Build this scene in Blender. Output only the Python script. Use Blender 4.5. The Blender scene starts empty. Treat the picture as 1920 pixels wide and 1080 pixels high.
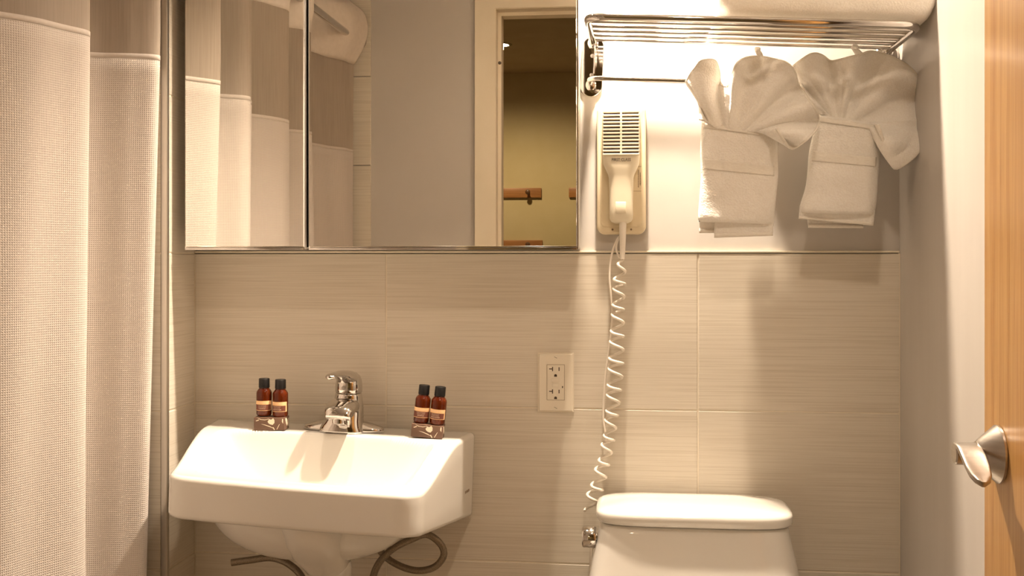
import bpy, bmesh, math, random
from mathutils import Vector, Matrix, noise
PI = math.pi
random.seed(7)
S = bpy.context.scene
COL = S.collection

# ------------------------------------------------------------------ camera
F_PX, VX, HY, DIST, ZC = 2100.0, 1200.0, 480.0, 2.2, 1.2
YAW = math.atan((VX - 960.0) / F_PX)
SY, CY = math.sin(YAW), math.cos(YAW)
cam_d = bpy.data.cameras.new('camera')
cam_d.sensor_width = 36.0
cam_d.lens = 36.0 * F_PX / 1920.0
cam_d.shift_y = -(540.0 - HY) / 1920.0
cam_d.clip_start = 0.02
cam = bpy.data.objects.new('camera', cam_d)
COL.objects.link(cam)
cam.location = (0, -DIST, ZC)
cam.rotation_euler = (PI / 2, 0, YAW)
S.camera = cam

# ------------------------------------------------------------------ world, lights, exposure
w = bpy.data.worlds.new('world'); S.world = w
w.use_nodes = True
w.node_tree.nodes['Background'].inputs['Color'].default_value = (1.0, 0.8, 0.6, 1)
w.node_tree.nodes['Background'].inputs['Strength'].default_value = 0.01
S.view_settings.view_transform = 'Standard'
S.view_settings.look = 'None'
S.view_settings.gamma = 1.0
S.view_settings.use_curve_mapping = False
S.view_settings.exposure = 1.18
LAMP_Y, LAMP_Z = -.185, 2.17
LAMPS = ((-.04, 92.0, 130), (-.50, 18.0, 84))      # wall light above the mirror cabinet: lamp X, watts, cone
ROOM_FILL_W = 10.5                                      # added fill lamp on the bathroom ceiling, out of view
HALL_W = 27.0
WARM = (1.0, 0.81, 0.63)


def spot(name, loc, watts, angle, blend, radius, color, parent=None):
    d = bpy.data.lights.new(name, 'SPOT')
    d.energy = watts; d.spot_size = math.radians(angle); d.spot_blend = blend
    d.shadow_soft_size = radius; d.color = color
    o = bpy.data.objects.new(name, d); COL.objects.link(o)
    o.location = loc
    if parent: o.parent = parent
    return o


# ------------------------------------------------------------------ helpers
def W(px, py, y):
    """world point seen at pixel (px, py) on the plane Y = y (used to measure the photograph)"""
    a = (px - 960.0) / F_PX
    b = (HY - py) / F_PX
    t = (y + DIST) / (CY + a * SY)
    return Vector((t * (-SY + a * CY), y, ZC + t * b))


def mesh(name, verts, faces, mat=None, parent=None, smooth=True, uvs=None):
    me = bpy.data.meshes.new(name)
    me.from_pydata([tuple(v) for v in verts], [], faces)
    if uvs:
        uv = me.uv_layers.new(name='uv')
        for lp in me.loops:
            uv.data[lp.index].uv = uvs[lp.vertex_index]
    me.update()
    if smooth:
        for p in me.polygons: p.use_smooth = True
    return link(name, me, mat, parent)


def link(name, me, mat=None, parent=None):
    o = bpy.data.objects.new(name, me)
    COL.objects.link(o)
    if mat: me.materials.append(mat)
    if parent: o.parent = parent
    return o


def from_bm(name, bm, mat=None, parent=None, smooth=False):
    bmesh.ops.recalc_face_normals(bm, faces=bm.faces[:])
    me = bpy.data.meshes.new(name)
    bm.to_mesh(me); bm.free()
    if smooth:
        for p in me.polygons: p.use_smooth = True
        try: me.set_sharp_from_angle(angle=math.radians(40))
        except Exception: pass
    return link(name, me, mat, parent)


def add_box(bm, x0, x1, y0, y1, z0, z1):
    vs = [bm.verts.new(p) for p in ((x0,y0,z0),(x1,y0,z0),(x1,y1,z0),(x0,y1,z0),(x0,y0,z1),(x1,y0,z1),(x1,y1,z1),(x0,y1,z1))]
    for f in ((0,3,2,1),(4,5,6,7),(0,1,5,4),(1,2,6,5),(2,3,7,6),(3,0,4,7)):
        bm.faces.new([vs[i] for i in f])


def box(name, x0, x1, y0, y1, z0, z1, mat, parent=None, bevel=0.0, seg=2, smooth=True):
    bm = bmesh.new(); add_box(bm, x0, x1, y0, y1, z0, z1)
    if bevel:
        bmesh.ops.bevel(bm, geom=bm.edges[:], offset=bevel, segments=seg, affect='EDGES', profile=0.5)
    return from_bm(name, bm, mat, parent, smooth=bool(bevel) and smooth)


def boxes(name, lst, mat, parent=None):
    bm = bmesh.new()
    for b in lst: add_box(bm, *b)
    return from_bm(name, bm, mat, parent)


def catmull(pts, n):
    """n samples of an open Catmull-Rom curve through pts (any dimension), evenly spaced by length"""
    P = [Vector(p) for p in pts]
    Q = [P[0] * 2 - P[1]] + P + [P[-1] * 2 - P[-2]]
    dense = []
    for i in range(1, len(Q) - 2):
        for k in range(16):
            t = k / 16
            a, b, c, d = Q[i-1], Q[i], Q[i+1], Q[i+2]
            dense.append(0.5 * ((2*b) + (c-a)*t + (2*a-5*b+4*c-d)*t*t + (3*b-a-3*c+d)*t**3))
    dense.append(P[-1].copy())
    return resample(dense, n)


def resample(P, n):
    L = [0]
    for i in range(1, len(P)): L.append(L[-1] + (P[i] - P[i-1]).length)
    out = []; j = 0
    for k in range(n):
        s = L[-1] * k / (n - 1)
        while j < len(P) - 2 and L[j+1] < s: j += 1
        seg = L[j+1] - L[j]
        t = (s - L[j]) / seg if seg > 1e-9 else 0
        out.append(P[j].lerp(P[j+1], min(max(t, 0), 1)))
    return out


def tube(name, pts, r, mat, parent=None, seg=12, cap=True):
    """round tube along pts; r a number or a list"""
    pts = [Vector(p) for p in pts]
    n = len(pts)
    R = r if isinstance(r, (list, tuple)) else [r] * n
    T = []
    for i in range(n):
        a = pts[max(i-1, 0)]; b = pts[min(i+1, n-1)]
        T.append((b - a).normalized())
    up = Vector((0, 0, 1)) if abs(T[0].z) < 0.9 else Vector((1, 0, 0))
    N = (up - T[0] * up.dot(T[0])).normalized()
    verts, faces = [], []
    for i in range(n):
        N = (N - T[i] * N.dot(T[i])).normalized()
        B = T[i].cross(N)
        for k in range(seg):
            a = 2 * PI * k / seg
            verts.append(pts[i] + (N * math.cos(a) + B * math.sin(a)) * R[i])
    for i in range(n - 1):
        for k in range(seg):
            k2 = (k + 1) % seg
            faces.append((i*seg+k, i*seg+k2, (i+1)*seg+k2, (i+1)*seg+k))
    if cap:
        faces.append(tuple(range(seg))[::-1]); faces.append(tuple(range((n-1)*seg, n*seg)))
    o = mesh(name, verts, faces, mat, parent)
    try: o.data.set_sharp_from_angle(angle=math.radians(55))
    except Exception: pass
    return o


def bend(pts, r, k=6):
    """polyline with its inner corners rounded"""
    P = [Vector(p) for p in pts]; out = [P[0]]
    for i in range(1, len(P) - 1):
        a = (P[i-1] - P[i]).normalized(); b = (P[i+1] - P[i]).normalized()
        p0, p1 = P[i] + a * r, P[i] + b * r
        for j in range(k + 1):
            t = j / k
            out.append(p0 * (1-t)**2 + P[i] * 2*t*(1-t) + p1 * t*t)
    out.append(P[-1]); return out


def lathe(name, prof, mat, parent=None, seg=28, axis='Z', origin=(0,0,0), sharp=40):
    """prof: list of (radius, height)"""
    verts, faces = [], []
    for r, h in prof:
        for k in range(seg):
            a = 2*PI*k/seg
            c, s = r*math.cos(a), r*math.sin(a)
            p = {'Z': (c, s, h), 'X': (h, c, s), 'Y': (s, h, c)}[axis]
            verts.append(Vector(p) + Vector(origin))
    m = len(prof)
    for i in range(m-1):
        for k in range(seg):
            k2 = (k+1) % seg
            faces.append((i*seg+k, i*seg+k2, (i+1)*seg+k2, (i+1)*seg+k))
    faces.append(tuple(range(seg))[::-1]); faces.append(tuple(range((m-1)*seg, m*seg)))
    o = mesh(name, verts, faces, mat, parent)
    try: o.data.set_sharp_from_angle(angle=math.radians(sharp))
    except Exception: pass
    return o


def loft(name, rings, mat, parent=None, cap=True, sharp=None, closed=True):
    n = len(rings[0]); verts = [p for r in rings for p in r]; faces = []
    kk = n if closed else n - 1
    for i in range(len(rings)-1):
        for k in range(kk):
            k2 = (k+1) % n
            faces.append((i*n+k, i*n+k2, (i+1)*n+k2, (i+1)*n+k))
    if cap:
        faces.append(tuple(range(n))[::-1]); faces.append(tuple(range((len(rings)-1)*n, len(rings)*n)))
    o = mesh(name, verts, faces, mat, parent)
    if sharp:
        try: o.data.set_sharp_from_angle(angle=math.radians(sharp))
        except Exception: pass
    fixn(o)
    return o


def fixn(o):
    bm = bmesh.new(); bm.from_mesh(o.data)
    bmesh.ops.recalc_face_normals(bm, faces=bm.faces[:])
    bm.to_mesh(o.data); bm.free()


def sell(cx, cy, z, hx, hy, p=4.0, n=64):
    """superellipse ring in a horizontal plane"""
    out = []
    for k in range(n):
        a = 2*PI*k/n; c, s = math.cos(a), math.sin(a)
        out.append(Vector((cx + hx*math.copysign(abs(c)**(2/p), c), cy + hy*math.copysign(abs(s)**(2/p), s), z)))
    return out


def empty(name, loc=(0,0,0), rot=(0,0,0)):
    o = bpy.data.objects.new(name, None); COL.objects.link(o)
    o.empty_display_size = 0.05
    o.location = loc; o.rotation_euler = rot
    return o


def tag(o, label, cat=None, group=None, kind=None):
    o['label'] = label
    if cat: o['category'] = cat
    if group: o['group'] = group
    if kind: o['kind'] = kind
    return o


def text_bm(txt, size, mat, name, parent, M, depth=0.0002, wrap_r=None, sx=1.0):
    """raised lettering; M places the XY text plane; wrap_r rolls it round a Z cylinder of that radius"""
    cu = bpy.data.curves.new('lettering', 'FONT'); cu.body = txt; cu.size = size
    cu.align_x = 'CENTER'; cu.align_y = 'CENTER'; cu.extrude = depth; cu.resolution_u = 2
    tmp = bpy.data.objects.new('lettering_source', cu); COL.objects.link(tmp)
    dg = bpy.context.evaluated_depsgraph_get()
    me = bpy.data.meshes.new_from_object(tmp.evaluated_get(dg))
    bpy.data.objects.remove(tmp, do_unlink=True); bpy.data.curves.remove(cu)
    for v in me.vertices:
        x, y, z = v.co; x *= sx
        if wrap_r:
            a = x / wrap_r; r = wrap_r + z + 0.0002
            v.co = M @ Vector((r*math.sin(a), -r*math.cos(a), y))
        else:
            v.co = M @ Vector((x, y, z))
    me.name = name
    me.materials.clear()
    return link(name, me, mat, parent)


FRONT = Matrix(((1,0,0,0),(0,0,-1,0),(0,1,0,0),(0,0,0,1)))   # text XY plane -> faces the camera (-Y)


# ------------------------------------------------------------------ materials
def mat(name, col, rough=0.5, metal=0.0, coat=0.0, sheen=0.0, trans=0.0, ior=1.45, spec=None):
    m = bpy.data.materials.new(name); m.use_nodes = True
    b = m.node_tree.nodes['Principled BSDF']
    b.inputs['Base Color'].default_value = (*col, 1)
    b.inputs['Roughness'].default_value = rough
    b.inputs['Metallic'].default_value = metal
    b.inputs['Coat Weight'].default_value = coat
    b.inputs['Coat Roughness'].default_value = 0.08
    b.inputs['Sheen Weight'].default_value = sheen
    b.inputs['Transmission Weight'].default_value = trans
    b.inputs['IOR'].default_value = ior
    if spec is not None: b.inputs['Specular IOR Level'].default_value = spec
    return m


def N(m, kind, **kw):
    n = m.node_tree.nodes.new(kind)
    for k, v in kw.items():
        if k in n.inputs: n.inputs[k].default_value = v
        else: setattr(n, k, v)
    return n


def L(m, a, ao, b, bi): m.node_tree.links.new(a.outputs[ao], b.inputs[bi])


def bsdf(m): return m.node_tree.nodes['Principled BSDF']


def noisy(m, c0, c1, scale=(1,1,1), nscale=10, detail=4, coord='Object', rnd=False, bump=0.0, dist=0.002, lo=0.35, hi=0.65):
    tc = N(m, 'ShaderNodeTexCoord'); mp = N(m, 'ShaderNodeMapping')
    mp.inputs['Scale'].default_value = scale
    L(m, tc, coord, mp, 'Vector')
    if rnd:
        oi = N(m, 'ShaderNodeObjectInfo'); ml = N(m, 'ShaderNodeMath', operation='MULTIPLY'); ml.inputs[1].default_value = 37.0
        L(m, oi, 'Random', ml, 0); L(m, ml, 0, mp, 'Location')
    nz = N(m, 'ShaderNodeTexNoise'); nz.inputs['Scale'].default_value = nscale; nz.inputs['Detail'].default_value = detail
    L(m, mp, 'Vector', nz, 'Vector')
    cr = N(m, 'ShaderNodeValToRGB')
    cr.color_ramp.elements[0].position = lo; cr.color_ramp.elements[1].position = hi
    cr.color_ramp.elements[0].color = (*c0, 1); cr.color_ramp.elements[1].color = (*c1, 1)
    L(m, nz, 'Fac', cr, 'Fac'); L(m, cr, 'Color', bsdf(m), 'Base Color')
    if bump:
        bp = N(m, 'ShaderNodeBump'); bp.inputs['Strength'].default_value = bump; bp.inputs['Distance'].default_value = dist
        L(m, nz, 'Fac', bp, 'Height'); L(m, bp, 'Normal', bsdf(m), 'Normal')
    return m


M_TILE = noisy(mat('linear tile', (.62,.57,.46), .42), (.61,.55,.45), (.70,.645,.545), (1.6, 1.6, 190), 3.0, 5, rnd=True, bump=.12, dist=.001, lo=.36, hi=.55)
M_GROUT = noisy(mat('grout', (.55,.45,.33), .9), (.74,.67,.54), (.78,.71,.58), nscale=60)
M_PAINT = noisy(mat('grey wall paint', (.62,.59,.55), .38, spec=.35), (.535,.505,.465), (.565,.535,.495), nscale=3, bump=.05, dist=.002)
M_PAINT_DIMMED = noisy(mat('dimmed satin wall paint', (.66,.63,.59), .30), (.445,.415,.38), (.475,.445,.41), (1, 5, .7), 2.0, 3, bump=.11, dist=.01)  # same grey paint as the other walls, darkened to stand in for shade
M_CEIL = noisy(mat('ceiling paint', (.8,.78,.74), .7), (.78,.76,.72), (.82,.80,.76), nscale=8)
M_HALL = noisy(mat('olive hall paint', (.62,.51,.27), .7), (.58,.475,.25), (.62,.515,.29), nscale=4)
M_HCEIL = noisy(mat('tan hall ceiling', (.52,.42,.28), .8), (.50,.40,.26), (.54,.44,.30), nscale=6)
M_FLOOR = noisy(mat('floor tile', (.35,.29,.22), .45), (.21,.165,.115), (.27,.22,.16), nscale=6)
M_TRIMP = noisy(mat('cream trim paint', (.80,.73,.58), .4), (.78,.71,.56), (.82,.75,.60), nscale=5)
M_CERAM = noisy(mat('white porcelain', (.86,.83,.77), .10, coat=.5), (.73,.705,.65), (.75,.725,.67), nscale=3)
M_CHROME = noisy(mat('chrome', (.76,.73,.70), .06, 1.0), (.62,.59,.56), (.66,.63,.60), nscale=20)
M_NICKEL = noisy(mat('brushed nickel', (.62,.56,.48), .32, 1.0), (.44,.405,.365), (.50,.465,.425), (1, 1, 60), 6)
M_ALU = noisy(mat('brushed aluminium', (.66,.62,.56), .38, 1.0), (.62,.58,.52), (.70,.66,.60), (30, 30, 1), 6)
M_MIRROR = noisy(mat('mirror glass', (.84,.82,.76), .0, 1.0), (.91,.895,.85), (.93,.915,.87), nscale=2)
M_BLACK = noisy(mat('dark gap', (.012,.01,.009), .8), (.010,.009,.008), (.015,.012,.010), nscale=8)
M_CABW = noisy(mat('white cabinet shell', (.78,.76,.72), .4), (.77,.75,.71), (.79,.77,.73), nscale=5)
M_PLATE = noisy(mat('ivory outlet plastic', (.78,.69,.52), .35), (.79,.725,.60), (.81,.745,.62), nscale=9)
M_DRYER = noisy(mat('ivory dryer plastic', (.84,.77,.60), .32), (.83,.76,.59), (.85,.78,.61), nscale=9)
M_DRYBASE = noisy(mat('cream dryer cradle', (.80,.69,.48), .36), (.79,.68,.47), (.81,.70,.49), nscale=9)
M_DARKSLOT = noisy(mat('slot shadow brown', (.05,.03,.02), .7), (.045,.026,.016), (.055,.034,.022), nscale=9)
M_INK = noisy(mat('dark ink', (.05,.035,.02), .6), (.045,.03,.018), (.055,.04,.024), nscale=9)
M_PALEINK = noisy(mat('pale brown ink', (.28,.20,.12), .6), (.26,.18,.10), (.30,.22,.14), nscale=9)
M_CORD = noisy(mat('white cord', (.84,.78,.68), .4), (.83,.77,.67), (.85,.79,.69), nscale=9)
M_HOSE = noisy(mat('braided steel hose', (.26,.21,.15), .38, .6), (.20,.16,.11), (.32,.26,.19), (1,1,1), 700, 1, bump=.2, dist=.0005)
M_CAP = noisy(mat('black bottle cap', (.006,.005,.005), .45), (.005,.004,.004), (.007,.006,.006), nscale=30)
M_PEACH = noisy(mat('peach label', (.86,.55,.28), .6), (.84,.53,.26), (.88,.57,.30), nscale=30)
M_LABEL = noisy(mat('brown label', (.16,.05,.03), .6), (.15,.045,.027), (.17,.055,.033), nscale=30)
M_LABINK = noisy(mat('pale label ink', (.80,.60,.45), .6), (.78,.58,.43), (.82,.62,.47), nscale=30)
M_BOX = noisy(mat('brown soap carton', (.15,.085,.055), .55), (.14,.08,.05), (.16,.09,.06), nscale=30)
M_PRINT = noisy(mat('cream carton print', (.86,.75,.58), .6), (.84,.73,.56), (.88,.77,.60), nscale=30)
M_DARKWOOD = noisy(mat('dark peg wood', (.10,.045,.015), .4), (.09,.04,.012), (.12,.05,.018), nscale=20)
M_RAIL = noisy(mat('stained rail wood', (.30,.12,.03), .4), (.30,.125,.035), (.46,.21,.065), (2, 20, 60), 2)
M_RUBBER = noisy(mat('grey rubber', (.12,.10,.08), .7), (.11,.09,.07), (.13,.11,.09), nscale=20)
M_SEAM = noisy(mat('stitched hem', (.86,.80,.72), .8), (.58,.525,.47), (.61,.555,.50), nscale=200)


def amber():
    m = mat('amber bottle', (.30,.05,.008), .08, coat=.3)
    noisy(m, (.085,.011,.002), (.20,.034,.005), (1, 1, .6), 40, 2)
    b = bsdf(m)
    b.inputs['Transmission Weight'].default_value = .35
    b.inputs['IOR'].default_value = 1.3
    return m


M_AMBER = amber()


def terry():
    m = mat('white terry cloth', (.86,.82,.74), .95, sheen=.25)
    tc = N(m, 'ShaderNodeTexCoord')
    n1 = N(m, 'ShaderNodeTexNoise'); n1.inputs['Scale'].default_value = 330; n1.inputs['Detail'].default_value = 3
    n2 = N(m, 'ShaderNodeTexNoise'); n2.inputs['Scale'].default_value = 60; n2.inputs['Detail'].default_value = 4
    L(m, tc, 'Object', n1, 'Vector'); L(m, tc, 'Object', n2, 'Vector')
    ad = N(m, 'ShaderNodeMath', operation='ADD'); L(m, n1, 'Fac', ad, 0); L(m, n2, 'Fac', ad, 1)
    cr = N(m, 'ShaderNodeValToRGB')
    cr.color_ramp.elements[0].position = .35; cr.color_ramp.elements[1].position = .65
    cr.color_ramp.elements[0].color = (.91,.87,.80,1); cr.color_ramp.elements[1].color = (.96,.93,.87,1)
    L(m, n1, 'Fac', cr, 'Fac'); L(m, cr, 'Color', bsdf(m), 'Base Color')
    bp = N(m, 'ShaderNodeBump'); bp.inputs['Strength'].default_value = .55; bp.inputs['Distance'].default_value = .003
    L(m, ad, 0, bp, 'Height'); L(m, bp, 'Normal', bsdf(m), 'Normal')
    tl = N(m, 'ShaderNodeBsdfTranslucent'); tl.inputs['Color'].default_value = (.93, .83, .66, 1)
    mx = N(m, 'ShaderNodeMixShader'); mx.inputs[0].default_value = .08
    L(m, bsdf(m), 0, mx, 1); L(m, tl, 0, mx, 2); L(m, mx, 0, m.node_tree.nodes['Material Output'], 'Surface')
    return m


M_TERRY = terry()
M_TERRYBAND = noisy(mat('woven towel border', (.84,.79,.70), .85), (.80,.75,.66), (.87,.83,.75), (60, 60, 400), 3, 2, bump=.3, dist=.001)


def waffle():
    m = mat('white waffle weave', (.84,.77,.68), .9, sheen=.1)
    tc = N(m, 'ShaderNodeTexCoord'); sp = N(m, 'ShaderNodeSeparateXYZ'); L(m, tc, 'UV', sp, 'Vector')
    k = 2*PI/.0036
    sn = []
    for ax in ('X', 'Y'):
        ml = N(m, 'ShaderNodeMath', operation='MULTIPLY'); ml.inputs[1].default_value = k
        s = N(m, 'ShaderNodeMath', operation='SINE'); L(m, sp, ax, ml, 0); L(m, ml, 0, s, 0); sn.append(s)
    mx = N(m, 'ShaderNodeMath', operation='MAXIMUM'); L(m, sn[0], 0, mx, 0); L(m, sn[1], 0, mx, 1)
    cr = N(m, 'ShaderNodeValToRGB')
    cr.color_ramp.elements[0].position = 0.0; cr.color_ramp.elements[1].position = 1.0
    cr.color_ramp.elements[0].color = (.54,.48,.425,1); cr.color_ramp.elements[1].color = (.615,.565,.515,1)
    L(m, mx, 0, cr, 'Fac'); L(m, cr, 'Color', bsdf(m), 'Base Color')
    bp = N(m, 'ShaderNodeBump'); bp.inputs['Strength'].default_value = .35; bp.inputs['Distance'].default_value = .0012
    L(m, mx, 0, bp, 'Height'); L(m, bp, 'Normal', bsdf(m), 'Normal')
    return m


M_WAFFLE = waffle()
M_PLAIN = noisy(mat('plain white curtain cloth', (.84,.78,.69), .85), (.68,.62,.55), (.72,.66,.59), nscale=60, bump=.1)


def sheer():
    m = mat('sheer voile', (.58,.50,.41), .8)
    noisy(m, (.54,.465,.38), (.62,.54,.45), (120, 120, 3), 3, 2)
    nt = m.node_tree; out = nt.nodes['Material Output']
    tr = N(m, 'ShaderNodeBsdfTransparent'); tl = N(m, 'ShaderNodeBsdfTranslucent')
    tl.inputs['Color'].default_value = (.6,.52,.43,1)
    m1 = N(m, 'ShaderNodeMixShader'); m1.inputs[0].default_value = .3
    L(m, bsdf(m), 0, m1, 1); L(m, tl, 0, m1, 2)
    m2 = N(m, 'ShaderNodeMixShader'); m2.inputs[0].default_value = .22
    L(m, m1, 0, m2, 1); L(m, tr, 0, m2, 2); L(m, m2, 0, out, 'Surface')
    return m


M_SHEER = sheer()


def wood():
    m = mat('honey varnished wood', (.60,.33,.10), .28, coat=.55)
    bsdf(m).inputs['Coat Roughness'].default_value = .16
    tc = N(m, 'ShaderNodeTexCoord'); mp = N(m, 'ShaderNodeMapping'); mp.inputs['Scale'].default_value = (26, 26, .55)
    L(m, tc, 'Object', mp, 'Vector')
    n1 = N(m, 'ShaderNodeTexNoise'); n1.inputs['Scale'].default_value = 1.6; n1.inputs['Detail'].default_value = 6; n1.inputs['Distortion'].default_value = 1.2
    mp2 = N(m, 'ShaderNodeMapping'); mp2.inputs['Scale'].default_value = (220, 220, 5)
    L(m, tc, 'Object', mp2, 'Vector')
    n2 = N(m, 'ShaderNodeTexNoise'); n2.inputs['Scale'].default_value = 2.0
    L(m, mp, 'Vector', n1, 'Vector'); L(m, mp2, 'Vector', n2, 'Vector')
    mx = N(m, 'ShaderNodeMix'); mx.data_type = 'FLOAT'; mx.inputs[0].default_value = .35
    L(m, n1, 'Fac', mx, 2); L(m, n2, 'Fac', mx, 3)
    cr = N(m, 'ShaderNodeValToRGB')
    cr.color_ramp.elements[0].position = .36; cr.color_ramp.elements[1].position = .64
    cr.color_ramp.elements[0].color = (.50,.225,.055,1); cr.color_ramp.elements[1].color = (.72,.43,.155,1)
    L(m, mx, 0, cr, 'Fac'); L(m, cr, 'Color', bsdf(m), 'Base Color')
    return m


M_WOOD = wood()
M_LAMP = mat('lamp lens', (1, 1, 1), .5)
bsdf(M_LAMP).inputs['Emission Color'].default_value = (1, .8, .55, 1)
bsdf(M_LAMP).inputs['Emission Strength'].default_value = 12

# ------------------------------------------------------------------ room shell
XL, XR, YF, YFB = -0.904, 0.492, -1.80, -1.92          # left return, right wall, doorway wall faces
XT = -1.68                                             # far side of the tub alcove
YB = -0.135                                            # face of the boxed-out alcove wall
ZCEIL, HZ = 2.32, 2.45
HY0, HX0, HX1 = -5.65, -2.2, 1.7
DX0, DX1, DZ = -0.484, 0.43, 2.035                     # doorway
PT = 0.008                                             # tile thickness


def struct(o, label, cat):
    return tag(o, label, cat, kind='structure')


wall_back = struct(box('wall_back', XT-.2, XR+.12, PT, .14, 0, HZ, M_PAINT), 'back wall, beige tiles below and grey painted plaster above, behind sink and toilet', 'wall')
g = box('grout', XL-.02, XR, .0012, PT+.004, 0, 1.2035, M_GROUT, wall_back)
tiles_made = {}


def tile(parent, u0, u1, z0, z1, org, rz):
    """one tile, u along its wall, org the wall's origin, rz the wall's turn about Z; joints 2.4 mm"""
    gq = .0012
    wd, hd = round(u1-u0-2*gq, 4), round(z1-z0-2*gq, 4)
    key = (wd, hd)
    if key not in tiles_made:
        bm = bmesh.new(); add_box(bm, -wd/2, wd/2, 0, PT-.0005, -hd/2, hd/2)
        es = [e for e in bm.edges if all(v.co.y < .001 for v in e.verts)]
        bmesh.ops.bevel(bm, geom=es, offset=.0012, segments=1, affect='EDGES')
        bmesh.ops.recalc_face_normals(bm, faces=bm.faces[:])
        me = bpy.data.meshes.new('tile'); bm.to_mesh(me); bm.free(); me.materials.append(M_TILE)
        tiles_made[key] = me
    o = bpy.data.objects.new('tile', tiles_made[key]); COL.objects.link(o); o.parent = parent
    u = (u0+u1)/2
    o.location = Vector(org) + Vector((u*math.cos(rz), u*math.sin(rz), (z0+z1)/2))
    o.rotation_euler = (0, 0, rz)
    return o


ROWS = [0.0, .2905, .5953, .9005, 1.2055]
ROWS_UP = ROWS + [1.511, 1.816, 2.121, 2.315]
XC = [XL, -.505, .112, XR]
for i in range(3):
    for j in range(4):
        tile(wall_back, XC[i], XC[i+1], ROWS[j], ROWS[j+1], (0, 0, 0), 0)

# boxed-out wall at the left: return facing right, front facing the tub, plus the alcove's far side
wall_left = struct(boxes('wall_left', [(XT-.12, XL-.0012, YB+.0012, .13, 0, HZ), (XT-.12, XT-PT, YFB, YB+PT, 0, HZ)], M_GROUT),
                   'beige tiled left wall and tub alcove side, edged with a metal strip', 'wall')
for j in range(8):
    tile(wall_left, -YB*0+0.0, -YB, ROWS_UP[j], ROWS_UP[j+1], (XL, YB, 0), PI/2)      # return, facing +X
    tile(wall_left, XT, XL-.305, ROWS_UP[j], ROWS_UP[j+1], (0, YB, 0), 0)              # alcove end, facing the tub
    tile(wall_left, XL-.305, XL-.011, ROWS_UP[j], ROWS_UP[j+1], (0, YB, 0), 0)
    for k in range(3):
        u0, u1 = k*.6, min((k+1)*.6, YB-YF)
        tile(wall_left, u0, u1, ROWS_UP[j], ROWS_UP[j+1], (XT, YF, 0), PI/2)

wall_right = struct(box('wall_right', XR, XR+.12, YFB, .14, 0, HZ, M_PAINT_DIMMED), 'plain grey painted right wall beside the toilet, behind the open door', 'wall')
wall_front = struct(boxes('wall_front', [(XT-.12, DX0-.02, YFB, YF, 0, HZ), (DX1+.02, XR+.12, YFB, YF, 0, HZ), (DX0-.02, DX1+.02, YFB, YF, DZ+.02, HZ)], M_PAINT),
                    'grey painted wall around the doorway, seen in the mirror', 'wall')
for j in range(8):
    for u0, u1 in ((XT, XT+.3), (XT+.3, -.917)):
        t = tile(wall_front, -u1, -u0, ROWS_UP[j], ROWS_UP[j+1], (0, YF+PT, 0), PI)
ceiling = struct(box('ceiling', XT-.1, XR+.1, YFB+.02, .13, ZCEIL, ZCEIL+.08, M_CEIL), 'white bathroom ceiling', 'ceiling')
floor = struct(box('floor', HX0, HX1, HY0, .14, -.1, 0, M_FLOOR), 'brown tiled floor of bathroom and hall', 'floor')

# doorway trim (seen in the mirror)
trim1 = struct(boxes('trim_1', [(DX0-.072, DX0-.002, YF, YF+.016, 0, DZ+.072), (DX1+.002, min(DX1+.072, XR-.001), YF, YF+.016, 0, DZ+.072), (DX0-.002, DX1+.002, YF, YF+.016, DZ+.002, DZ+.072)], M_TRIMP),
               'cream painted door casing around the doorway', 'trim')
boxes('door_jamb', [(DX0-.019, DX0, YFB-.01, YF+.010, 0, DZ+.019), (DX1, DX1+.019, YFB-.01, YF+.010, 0, DZ+.019), (DX0, DX1, YFB-.01, YF+.010, DZ, DZ+.019)], M_TRIMP, trim1)
boxes('door_stop', [(DX0, DX0+.012, YFB+.02, YF-.042, 0, DZ), (DX1-.012, DX1, YFB+.02, YF-.042, 0, DZ), (DX0+.012, DX1-.012, YFB+.02, YF-.042, DZ-.012, DZ)], M_TRIMP, trim1)
lathe('bumper', [(.0055, 0), (.0055, .003), (.003, .005)], M_RUBBER, trim1, 14, 'Y', (DX0+.006, YF-.042, 1.862))

# metal corner strip of the boxed-out wall
trim2 = struct(box('trim_2', XL-.012, XL+.0005, YB-.0015, YB+.010, 0, ZCEIL-.002, M_ALU, bevel=.001), 'narrow brushed metal strip down the tiled corner beside the curtain', 'trim')
trim3 = struct(box('trim_3', XL, XR-.0015, -.0012, PT-.0005, 1.2062, 1.2100, M_TRIMP, bevel=.0012), 'pale trim line along the top of the tiles', 'trim')
struct(box('trim_4', XR-.0035, XR-.0003, .0002, PT-.001, 0, 1.2055, M_GROUT), 'caulk line in the corner right of the tiles', 'trim')

# hall beyond the doorway
struct(box('wall_far', HX0, HX1, HY0-.1, HY0, 0, HZ, M_HALL), 'olive hall wall with the wooden coat rails', 'wall')
struct(box('wall_hall_left', HX0-.1, HX0, HY0-.1, YFB, 0, HZ, M_HALL), 'left side wall of the hall', 'wall')
struct(box('wall_hall_right', HX1, HX1+.1, HY0-.1, YFB, 0, HZ, M_HALL), 'right side wall of the hall', 'wall')
struct(boxes('wall_hall_front', [(HX0-.1, XT-.12, YFB, YFB+.1, 0, HZ), (XR+.12, HX1+.1, YFB, YFB+.1, 0, HZ)], M_HALL), 'hall wall either side of the bathroom', 'wall')
struct(box('ceiling_hall', HX0-.1, HX1+.1, HY0-.1, YFB+.02, HZ, HZ+.08, M_HCEIL), 'tan hall ceiling with a round downlight', 'ceiling')

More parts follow.
